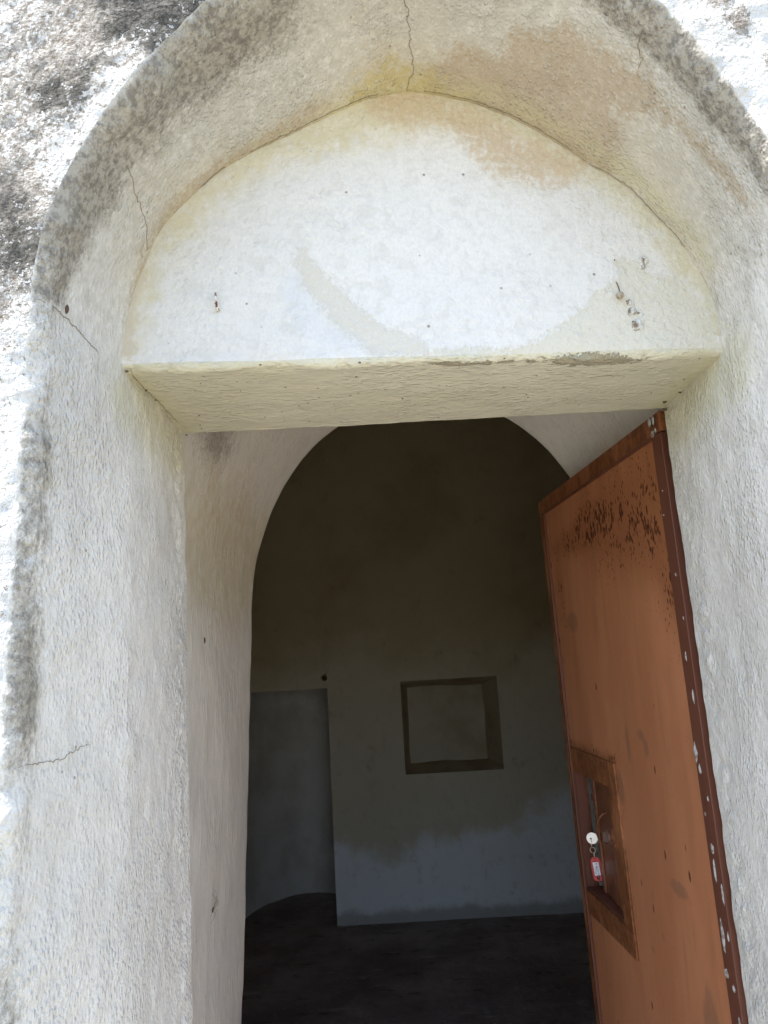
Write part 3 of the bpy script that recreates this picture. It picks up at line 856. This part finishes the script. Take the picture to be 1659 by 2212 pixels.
# leaf body: sheet grid with the opening left out
def door_sheet():
    us = np.unique(np.round(np.concatenate([np.linspace(.044, DW, 78), [OU0, OU1]]), 5))
    vsn = np.unique(np.round(np.concatenate([np.linspace(DBOT, DTOP, 180), [OV0, OV1]]), 5))
    U, V = np.meshgrid(us, vsn, indexing='ij')
    # slight oil-canning of the thin sheet
    buckle = .0016 * fbm(np.stack([U, V, U * 0], -1), 3.2, 3, 21)
    P = np.zeros(U.shape + (3,))
    k = (.026 + .032 * U / DW) * (DTOP - V); uu = U - k
    P[..., 0] = DA.x + DT.x * uu + DN.x * buckle; P[..., 1] = DA.y + DT.y * uu + DN.y * buckle; P[..., 2] = V
    F = grid_faces(len(us), len(vsn), flip=False)
    cu = ((U[:-1, :-1] + U[1:, 1:]) / 2).ravel(); cv = ((V[:-1, :-1] + V[1:, 1:]) / 2).ravel()
    F = F[~((cu > OU0) & (cu < OU1) & (cv > OV0) & (cv < OV1))]
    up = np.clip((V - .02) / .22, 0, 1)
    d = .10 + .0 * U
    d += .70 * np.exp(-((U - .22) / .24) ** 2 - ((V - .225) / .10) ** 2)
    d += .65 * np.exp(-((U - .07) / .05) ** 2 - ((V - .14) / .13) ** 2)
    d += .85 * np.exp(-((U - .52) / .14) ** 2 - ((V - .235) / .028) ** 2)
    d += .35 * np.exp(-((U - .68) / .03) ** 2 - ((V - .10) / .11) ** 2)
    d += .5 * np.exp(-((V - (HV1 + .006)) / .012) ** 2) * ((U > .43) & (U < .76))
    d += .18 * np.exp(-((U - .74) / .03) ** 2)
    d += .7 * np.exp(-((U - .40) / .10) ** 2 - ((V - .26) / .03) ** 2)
    sm = np.zeros(U.shape)
    for (a, b, ra, rb) in SMUDGES: sm = np.maximum(sm, np.exp(-((U - a) / ra) ** 2 - ((V - b) / rb) ** 2))
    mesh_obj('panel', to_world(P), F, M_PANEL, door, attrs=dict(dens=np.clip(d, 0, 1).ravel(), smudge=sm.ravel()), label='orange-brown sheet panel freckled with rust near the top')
door_sheet()
def rim(name, a, b, v0, v1, o0=-.006, o1=.030, mat=M_FRAME, **k): return door_prism(name, [(a, v0), (b, v0), (b, v1), (a, v1)], o0, o1, mat, **k)
rim('top_rail', .010, DW, DTOP - .034, DTOP, -.005, .030, M_RAIL)
rim('rail_lip_shadow', .0465, .7458, DTOP - .0385, DTOP - .0343, -.0075, -.0002, M_STILE)  # added dark strip for the lip shadow of the rusty groove
rim('free_stile', .757, DW, DBOT, DTOP - .0362, -.004, .032, M_HATCH, label='rusty outer edge strip of the door')
rim('free_stile_bead', .746, .7568, DBOT, DTOP - .0362, -.007, -.0002, M_STILE)
rim('hinge_stile', .010, .046, DBOT, DTOP - .0362, -.007, .030, M_STILE, label='dark red-brown hinge strip splashed with white paint')
rim('bottom_rail', .0465, .745, DBOT, DBOT + .05)
# back of the leaf: ribs only, seen from inside
rim('cross_rib', .047, .7459, -.70, -.67, .004, .030, M_INREV)
rim('cross_rib', .047, .7459, -.19, -.16, .004, .030, M_INREV)
# reveal of the opening, far side and bottom and top
hatch = door_prism('hatch_frame', [(HU0, HV1 - .053), (HU1, HV1 - .053), (HU1, HV1), (HU0, HV1)], -.005, -.0003, M_HATCH, bev=.001, label='raised rusty plate around the small opening')
door_prism('hatch_frame', [(HU0, HV0), (HU1, HV0), (HU1, OV0), (HU0, OV0)], -.005, -.0003, M_HATCH, bev=.001)
door_prism('hatch_frame', [(HU0, OV0 + .0003), (OU0, OV0 + .0003), (OU0, OV1 - .0003), (HU0, OV1 - .0003)], -.005, -.0003, M_HATCH, bev=.001)
rim('opening_liner', OU1 - .005, OU1 + .0005, OV0, OV1, .0005, .026, M_INREV)
rim('opening_liner', OU0 + .001, OU1 - .0055, OV0 - .001, OV0 + .004, .0005, .037, M_INREV)
rim('opening_liner', OU0 + .001, OU1 - .0055, OV1 - .004, OV1 + .001, .0005, .037, M_INREV)
rim('keeper_lug', OU1 - .075, OU1 - .0055, -.368, -.352, .034, .042, M_INREV)
# small inner leaf of the opening, standing slightly ajar
PH = math.radians(5.5)
def Lf(a, v, off=0.0):
    """a along the small leaf from its hinge, off towards the viewer"""
    base = D(OU0 + .004, v, .012)
    d = DT * math.cos(PH) + DN * math.sin(PH); nn = Vector((-d.y, d.x)) if Vector((-d.y, d.x)).dot(DN) < 0 else Vector((d.y, -d.x))
    p = Vector((base.x, base.y)) + d * a + nn * off
    return Vector((p.x, p.y, v))
def leaf_box(name, a0, a1, v0, v1, o0, o1, mat, parent, bev=.001):
    V = [W(Lf(a, v, o)) for o in (o0, o1) for a, v in ((a0, v0), (a1, v0), (a1, v1), (a0, v1))]
    F = [(3, 2, 1, 0), (4, 5, 6, 7), (0, 1, 5, 4), (1, 2, 6, 5), (2, 3, 7, 6), (3, 0, 4, 7)]
    o = mesh_obj(name, V, F, mat, parent, smooth=False)
    return bevel(o, bev) if bev else o
LW = .200
hleaf = leaf_box('hatch_leaf', 0, LW, OV0 + .006, OV1 - .006, 0, .003, M_HLEAF, door)
hleaf['label'] = 'small rusty inner leaf standing ajar in the opening'
leaf_box('edge_strip', LW - .022, LW, OV0 + .006, OV1 - .006, .0035, .008, M_HLEAF, hleaf)
leaf_box('lock_case', LW - .060, LW + .006, -.445, -.385, -.030, -.0005, M_INREV, hleaf)
# arched pull handle and domed lock rose on the small leaf
pts = []
for k in range(17):
    t = PI * k / 16
    pts.append(W(Lf(.112 - .02 * math.cos(t), -.402 + .036 * math.cos(t), .003 + .022 * math.sin(t) ** .8)))
V, F = tube_geo(pts, .0024, 8)
mesh_obj('pull_handle', V, F, M_HLEAF, hleaf, label='arched rod handle of the small leaf')
V = []; F = []
for i in range(7):
    r = .021 * math.cos(i / 6 * PI / 2); o = .003 + .010 * math.sin(i / 6 * PI / 2)
    for k in range(20):
        t = 2 * PI * k / 20; V.append(W(Lf(.052 + r * 1.2 * math.cos(t), -.405 + r * math.sin(t), o)))
for i in range(6):
    for k in range(20): F.append((i * 20 + k, i * 20 + (k + 1) % 20, (i + 1) * 20 + (k + 1) % 20, (i + 1) * 20 + k))
s = NT('worn_gloss_brown'); s.bump(s.math('MULTIPLY', s.noise(60, 3), .0008)); M_DOME = s.out(s.mix(s.step(s.noise(60, 4), .4, .6), (.30, .13, .075), (.24, .09, .05)), .25, .6)
mesh_obj('lock_rose', V, F, M_DOME, hleaf)

# dried paint and plaster splashes on the hinge strip
s = NT('dried_limewash_splash'); s.bump(s.math('MULTIPLY', s.noise(220, 4), .0015)); M_SPLASH = s.out(s.mix(s.step(s.noise(90, 4), .45, .65), (.50, .49, .47), (.24, .19, .15)), .8, .3)
def splash(u, v, ru, rv, seed, off=-.0072):
    r = random.Random(seed); n = 14
    V = [W(D(u, v, off - .0016))]; 
    for ring in (.55, 1.0):
        for k in range(n):
            t = 2 * PI * k / n; j = ring * (1 + r.uniform(-.28, .28))
            V.append(W(D(u + ru * j * math.cos(t), v + rv * j * math.sin(t), off - (.0012 if ring < 1 else -.0002))))
    F = [(0, 1 + k, 1 + (k + 1) % n) for k in range(n)]
    F += [(1 + k, 1 + n + k, 1 + n + (k + 1) % n, 1 + (k + 1) % n) for k in range(n)]
    mesh_obj('paint_splash', V, F, M_SPLASH, door)
for k, (u, v, ru, rv) in enumerate([(.046, .362, .008, .010), (.030, .363, .006, .011), (.040, .341, .010, .007), (.026, .344, .005, .006), (.042, -.176, .008, .018), (.034, -.200, .005, .010),
                                    (.029, -.313, .006, .010), (.031, -.345, .004, .022), (.015, -.372, .0035, .018), (.034, -.435, .006, .026), (.040, -.487, .008, .009), (.022, -.500, .005, .006),
                                    (.018, -.545, .004, .012), (.030, -.558, .004, .010), (.024, .10, .002, .004), (.028, -.03, .0016, .010), (.022, -.09, .0020, .014), (.018, .03, .0014, .004),
                                    (.038, .20, .0012, .002), (.030, .24, .0012, .002), (.020, -.24, .002, .006), (.036, -.265, .0015, .004), (.016, -.43, .002, .010)]):
    splash(u, v, ru * .75, rv * .8, 50 + k)

# ------------------------------------------------------------------ key with red tag
kc = Vector((.4345, 1.880, -.441))
key = empty('key', W(kc), 'silver key in the hatch lock with a red label tag hanging from it', 'key')
s = NT('nickel_key'); M_KEY = s.out((.72, .74, .78), .32, .5, .55)
s = NT('red_plastic'); M_RED = s.out((.50, .012, .030), .30, .5)
s = NT('white_paper'); M_PAPER = s.out((.78, .79, .82), .7, .2)
s = NT('ink'); M_INK = s.out((.12, .13, .17), .8, .2)
s = NT('steel_ring'); M_RING = s.out((.62, .56, .45), .3, .5, .8)
# local frame facing the eye: e1 to the right, e2 up (leaning with gravity), e3 towards the viewer
e3 = Vector((-.25, -.97, 0)).normalized(); e2 = Vector((0, 0, 1)); e1 = e2.cross(e3)
def K(a, b, c=0): return W(kc + e1 * a + e2 * b + e3 * c)
def plate(name, outline, th, mat, parent, holes=(), c=0, label=None):
    """extruded flat outline with round holes, triangulated by bmesh"""
    import bmesh
    from mathutils.geometry import tessellate_polygon
    loops = [[(a, b) for a, b in outline]] + [[(hx + hr * math.cos(t), hy + hr * math.sin(t)) for t in [2 * PI * k / 16 for k in range(16)]] for hx, hy, hr in holes]
    tri = tessellate_polygon([[Vector((a, b, 0)) for a, b in L] for L in loops])
    flat = [p for L in loops for p in L]; n = len(flat)
    V = [K(a, b, c + th / 2) for a, b in flat] + [K(a, b, c - th / 2) for a, b in flat]
    F = [tuple(t) for t in tri] + [tuple(i + n for i in t[::-1]) for t in tri]
    o = 0
    for L in loops:
        m = len(L)
        for i in range(m): F.append((o + i, o + (i + 1) % m, o + (i + 1) % m + n, o + i + n))
        o += m
    return mesh_obj(name, V, F, mat, parent, smooth=False, label=label)
bow = [(.0125 * math.cos(t), .0125 * math.sin(t)) for t in [2 * PI * k / 32 for k in range(32)]]
plate('bow', bow, .0022, M_KEY, key, ((-.003, -.001, .0022),))
sh = [(.0118, .0045), (.016, .0045), (.0165, .002), (.0185, .0035), (.0195, .0008), (.0215, .002), (.0235, 0), (.030, 0), (.030, -.0045), (.0118, -.0045)]
plate('blade', sh, .0020, M_KEY, key, c=-.0001)
def ring(name, ca, cb, r, th, tilt, mat, parent, sq=1.0):
    pts = [K(ca + r * math.cos(t) * math.cos(tilt), cb + r * sq * math.sin(t), r * math.cos(t) * math.sin(tilt)) for t in [2 * PI * k / 24 for k in range(24)]]
    V, F = tube_geo(pts, th, 6, closed=True); return mesh_obj(name, V, F, mat, parent)
ring('link', -.0028, -.0098, .0024, .0007, 1.15, M_RING, key, 3.6)
ring('split_ring', -.0012, -.0258, .0062, .0009, .35, M_RING, key)
ring('link', .0012, -.0362, .0018, .0007, 1.0, M_RING, key, 2.9)
# tag: stadium with a slot at the foot, leaning a little
tc0 = (.0035, -.0665); lean = math.radians(5.5)
def TR(a, b): return (tc0[0] + a * math.cos(lean) - b * math.sin(lean) * -1, tc0[1] + b * math.cos(lean) - a * math.sin(lean) * 0 - a * math.sin(lean))
def TRr(a, b):
    return (tc0[0] + a * math.cos(lean) - b * math.sin(lean), tc0[1] + a * math.sin(lean) + b * math.cos(lean))
ol = []
for k in range(13):
    t = PI * k / 12; ol.append((.0108 * math.cos(t), .0165 + .0095 * math.sin(t)))
for k in range(13):
    t = PI + PI * k / 12; ol.append((.0108 * math.cos(t), -.0165 + .0095 * math.sin(t)))
hh = TRr(0, -.0190); h2 = TRr(0, .0225)
tag = plate('tag', [TRr(a, b) for a, b in ol], .0028, M_RED, key, ((hh[0], hh[1], .0034), (h2[0], h2[1], .0014)), label='red plastic tag with a handwritten white label')
plate('tag_label', [TRr(a, b) for a, b in ((-.0066, -.0135), (.0066, -.0135), (.0066, .0150), (-.0066, .0150))], .0008, M_PAPER, tag, c=.0018)
# window rim round the paper
for nm, pts_ in (('tag_rim', [(-.0076, -.0146), (.0076, -.0146), (.0076, .0161), (-.0076, .0161)]),):
    pts = [K(*TRr(a, b), .0017) for a, b in pts_]
    V, F = tube_geo(pts, .0007, 6, closed=True); mesh_obj(nm, V, F, M_RED, tag)
def writing(txt, size, a, b):
    cu = bpy.data.curves.new('writing', 'FONT'); cu.body = txt; cu.size = size; cu.shear = .25; cu.extrude = .00005
    ob = bpy.data.objects.new('handwriting', cu); C.objects.link(ob)
    dg = bpy.context.evaluated_depsgraph_get(); dg.update()
    me = bpy.data.meshes.new_from_object(ob.evaluated_get(dg)); bpy.data.objects.remove(ob)
    V = []
    for v in me.vertices:                                # text runs down the tag: rotate by -90 degrees
        q = TRr(a + v.co.y, b - v.co.x); V.append(K(q[0], q[1], .00235 + v.co.z))
    F = [tuple(p.vertices) for p in me.polygons]
    mesh_obj('handwriting', V, F, M_INK, tag, smooth=False)
writing('K-ΚΘΥΣΙΑ', .0068, -.0008, .0138)
writing('ΣΥΗΑ', .0050, -.0050, .0045)

# ------------------------------------------------------------------ hooks, stub, plaster lumps
def rust_white(name, amt):
    s = NT(name)
    f = s.step(s.noise(260, 4, .6), .56 - amt, .64 - amt)
    s.bump(s.math('MULTIPLY', s.noise(400, 3), .001))
    return s.out(s.mix(f, (.78, .76, .70), (.13, .045, .02)), .8, .3)
M_RW = rust_white('whitewashed_rusty_iron', .06)
M_RUST = rust_white('rusty_iron', .5)
yh = yfront(-.2)
pts = [(-.1985, yh + .004, .4495), (-.1985, yh - .006, .4475), (-.1990, yh - .010, .450), (-.1995, yh - .012, .456), (-.2000, yh - .0115, .463), (-.2000, yh - .0095, .4685), (-.1998, yh - .006, .4705)]
V, F = tube_geo([W(p) for p in pts], [.0017, .0019, .0021, .0020, .0019, .0018, .0014], 10)
o = mesh_obj('bent_nail', V, F, M_RW); o['label'] = 'bent nail painted white and rusting, left side of the half-round panel'; o['category'] = 'nail'
yh = yfront(.33)
stub = empty('pipe_stub', W((.329, yh, .450)), 'short plastered pipe stub with a wire, right side of the half-round panel', 'pipe')
V, F = tube_geo([W((.331, yh + .004, .454)), W((.330, yh - .008, .4515)), W((.3285, yh - .014, .448))], [.0048, .0046, .0040], 12)
mesh_obj('pipe', V, F, flat_plaster('plastered_pipe', (.52, .47, .38), (.30, .24, .18), 160), stub)
V, F = tube_geo([W((.3315, yh - .003, .4560)), W((.3305, yh - .004, .463)), W((.329, yh - .0025, .4715)), W((.3275, yh - .001, .4745))], .0006, 6)
mesh_obj('wire', V, F, M_RUST, stub)
V, F = tube_geo([W((.3300, yh - .0012, .5035)), W((.3293, yh - .0018, .510)), W((.3287, yh - .001, .517)), W((.328, yh - .0006, .526))], [.0022, .0010, .0011, .0005], 6)
o = mesh_obj('rusty_wire_end', V, F, M_RW); o['label'] = 'short rusty wire end above the pipe stub'; o['category'] = 'wire'
s = NT('lumpy_repair_plaster'); s.bump(s.math('MULTIPLY', s.noise(180, 5, .65), .004))
M_LUMP = s.out(s.mix(s.step(s.noise(120, 6, .7), .46, .60), (.76, .75, .71), (.26, .20, .14)), .9, .2)
import bmesh
def lump(x, h, rx, rh, d, seed):
    bm = bmesh.new(); bmesh.ops.create_icosphere(bm, subdivisions=4, radius=1)
    V = []
    for v in bm.verts:
        n = 1 + .35 * mnoise.noise(v.co * 1.6 + Vector((seed, 0, 0))) + .16 * mnoise.noise(v.co * 5 + Vector((0, seed, 0)))
        V.append(W((x + v.co.x * rx * n, yfront(x) + v.co.y * d * n, h + v.co.z * rh * n)))
    F = [tuple(q.index for q in f.verts) for f in bm.faces]; bm.free()
    mesh_obj('plaster_lump', V, F, M_LUMP, chapel)
for k, a in enumerate([(.3700, .5040, .0075, .0055, .005), (.3670, .4960, .0050, .0055, .004), (.3440, .4430, .0060, .0065, .004), (.3455, .4300, .0075, .0065, .005), (.3560, .4270, .0050, .0060, .003),
                       (.3500, .4110, .0085, .0095, .005), (.3570, .4160, .0045, .0050, .003)]):
    lump(*a, seed=k * 3.1)
# dirt bits stuck along the edges of the plaster
def bit(p, r, seed):
    bm = bmesh.new(); bmesh.ops.create_icosphere(bm, subdivisions=2, radius=1); V = []
    for v in bm.verts:
        n = 1 + .9 * mnoise.noise(v.co * 2.3 + Vector((seed, seed, 0)))
        V.append(W((p[0] + v.co.x * r * 1.5 * n, p[1] + v.co.y * r * n, p[2] + v.co.z * r * n)))
    F = [tuple(q.index for q in f.verts) for f in bm.faces]; bm.free(); return V, F
def bits(name, specs):
    V = []; F = []
    for k, (p, r) in enumerate(specs):
        v, f = bit(p, r * (.55 if r > .0014 else .8), k * 1.7); b = len(V); V += v; F += [tuple(i + b for i in q) for q in f]
    o = mesh_obj(name, V, F, M_BIT, chapel); o['kind'] = 'stuff'
s = NT('dirt_crumb'); M_BIT = s.out((.16, .12, .08), 1, 0)
sp = [((-.316, .925, .372), .0028), ((-.312, .99, .369), .002), ((-.311, 1.03, .369), .0018), ((-.146, .925, .3705), .0018), ((-.02, .938, .371), .0020), ((.168, .95, .370), .0015),
      ((.452, 1.165, .366), .0042), ((.458, 1.185, .360), .0045), ((.459, 1.12, .366), .0025), ((.46, 1.195, .352), .0022), ((.135, 1.195, .3695), .0018), ((-.31, 1.19, .365), .002)]
for k in range(46):
    x = rnd.uniform(-.30, .45); Y = rnd.uniform(.955, 1.19); sp.append(((x, Y, HL - .0045 * (x + .314) / .78 - .0008), rnd.uniform(.0005, .0011)))
bits('dirt_crumbs', sp)

# ------------------------------------------------------------------ insects
s = NT('dry_brown_chitin'); M_CHIT = s.out((.11, .065, .04), .6, .3)
def spindle(name, p, axis, ln, r, label, group=None):
    axis = Vector(axis).normalized()
    pts = [W(Vector(p) + axis * ln * (t - .5)) for t in (0, .12, .3, .5, .7, .88, 1)]
    V, F = tube_geo(pts, [r * k for k in (.12, .55, .9, 1, .85, .5, .1)], 10)
    o = mesh_obj(name, V, F, M_CHIT); o['label'] = label; o['category'] = 'cocoon'
    return o
Pc, Nc = f_jamb(np.array([.046]), np.array([.395]))
spindle('moth_cocoon', Pc[0] + Nc[0] * .001, (0.05, .12, 1), .0115, .0024, 'brown spindle-shaped cocoon on the mildewed outer edge of the left reveal')
Pe, Ne = surf(emb_base, emb_disp, np.array([.0458 - ECH]), np.array([1.475 - YE0]), sgn)
spindle('moth_cocoon', Pe[0] + Ne[0] * .001, (.0, .05, 1), .0125, .0020, 'small dark cocoon on the inner reveal beyond the left jamb')
# long-legged spider on the inner reveal
Ps, Ns = surf(emb_base, emb_disp, np.array([-.456 - ECH]), np.array([1.566 - YE0]), sgn)
c = Vector(Ps[0]) + Vector(Ns[0]) * .004
spider = empty('spider', W(c), 'long-legged spider on the pale inner reveal, lower left', 'spider')
V, F = tube_geo([W(c + Vector((0, -.003, -.0045))), W(c + Vector((0, -.001, -.001))), W(c + Vector((0, .001, .0015))), W(c + Vector((0, .002, .004)))], [.0008, .0016, .0014, .0006], 8)
mesh_obj('body', V, F, M_CHIT, spider)
for (dy1, dz1, dy2, dz2) in ((.020, .012, .034, -.004), (.014, .020, .030, .010), (.012, .026, .010, .036), (.022, .004, .040, .010), (-.006, .008, -.010, -.010), (-.004, -.008, -.006, -.022), (.010, -.004, .014, -.016), (.006, .016, .002, .030)):
    pts = [c, c + Vector((.006, dy1, dz1)), c + Vector((-.003, dy2, dz2))]
    V, F = tube_geo([W(p) for p in pts], .00022, 5); mesh_obj('leg', V, F, M_CHIT, spider)
# nail and marks on the back wall
V, F = tube_geo([W((-.412, YB + .01, -.121)), W((-.412, YB - .03, -.118))], [.012, .016], 10)
o = mesh_obj('iron_peg', V, F, M_RUST); o['label'] = 'black iron peg in the back wall above the low recess'; o['category'] = 'peg'
pts = [W((-.342 + .004 * math.sin(k * 1.9), YB - .012, 1.302 - .0091 * k)) for k in range(11)]
V, F = tube_geo(pts, [.003 + .002 * (k % 2) for k in range(11)], 6)
s = NT('pale_cobweb_thread'); M_THR = s.out((.6, .56, .46), .9, .1)
o = mesh_obj('cobweb_strand', V, F, M_THR); o['label'] = 'pale dusty cobweb strand high on the dark back wall'; o['category'] = 'cobweb'
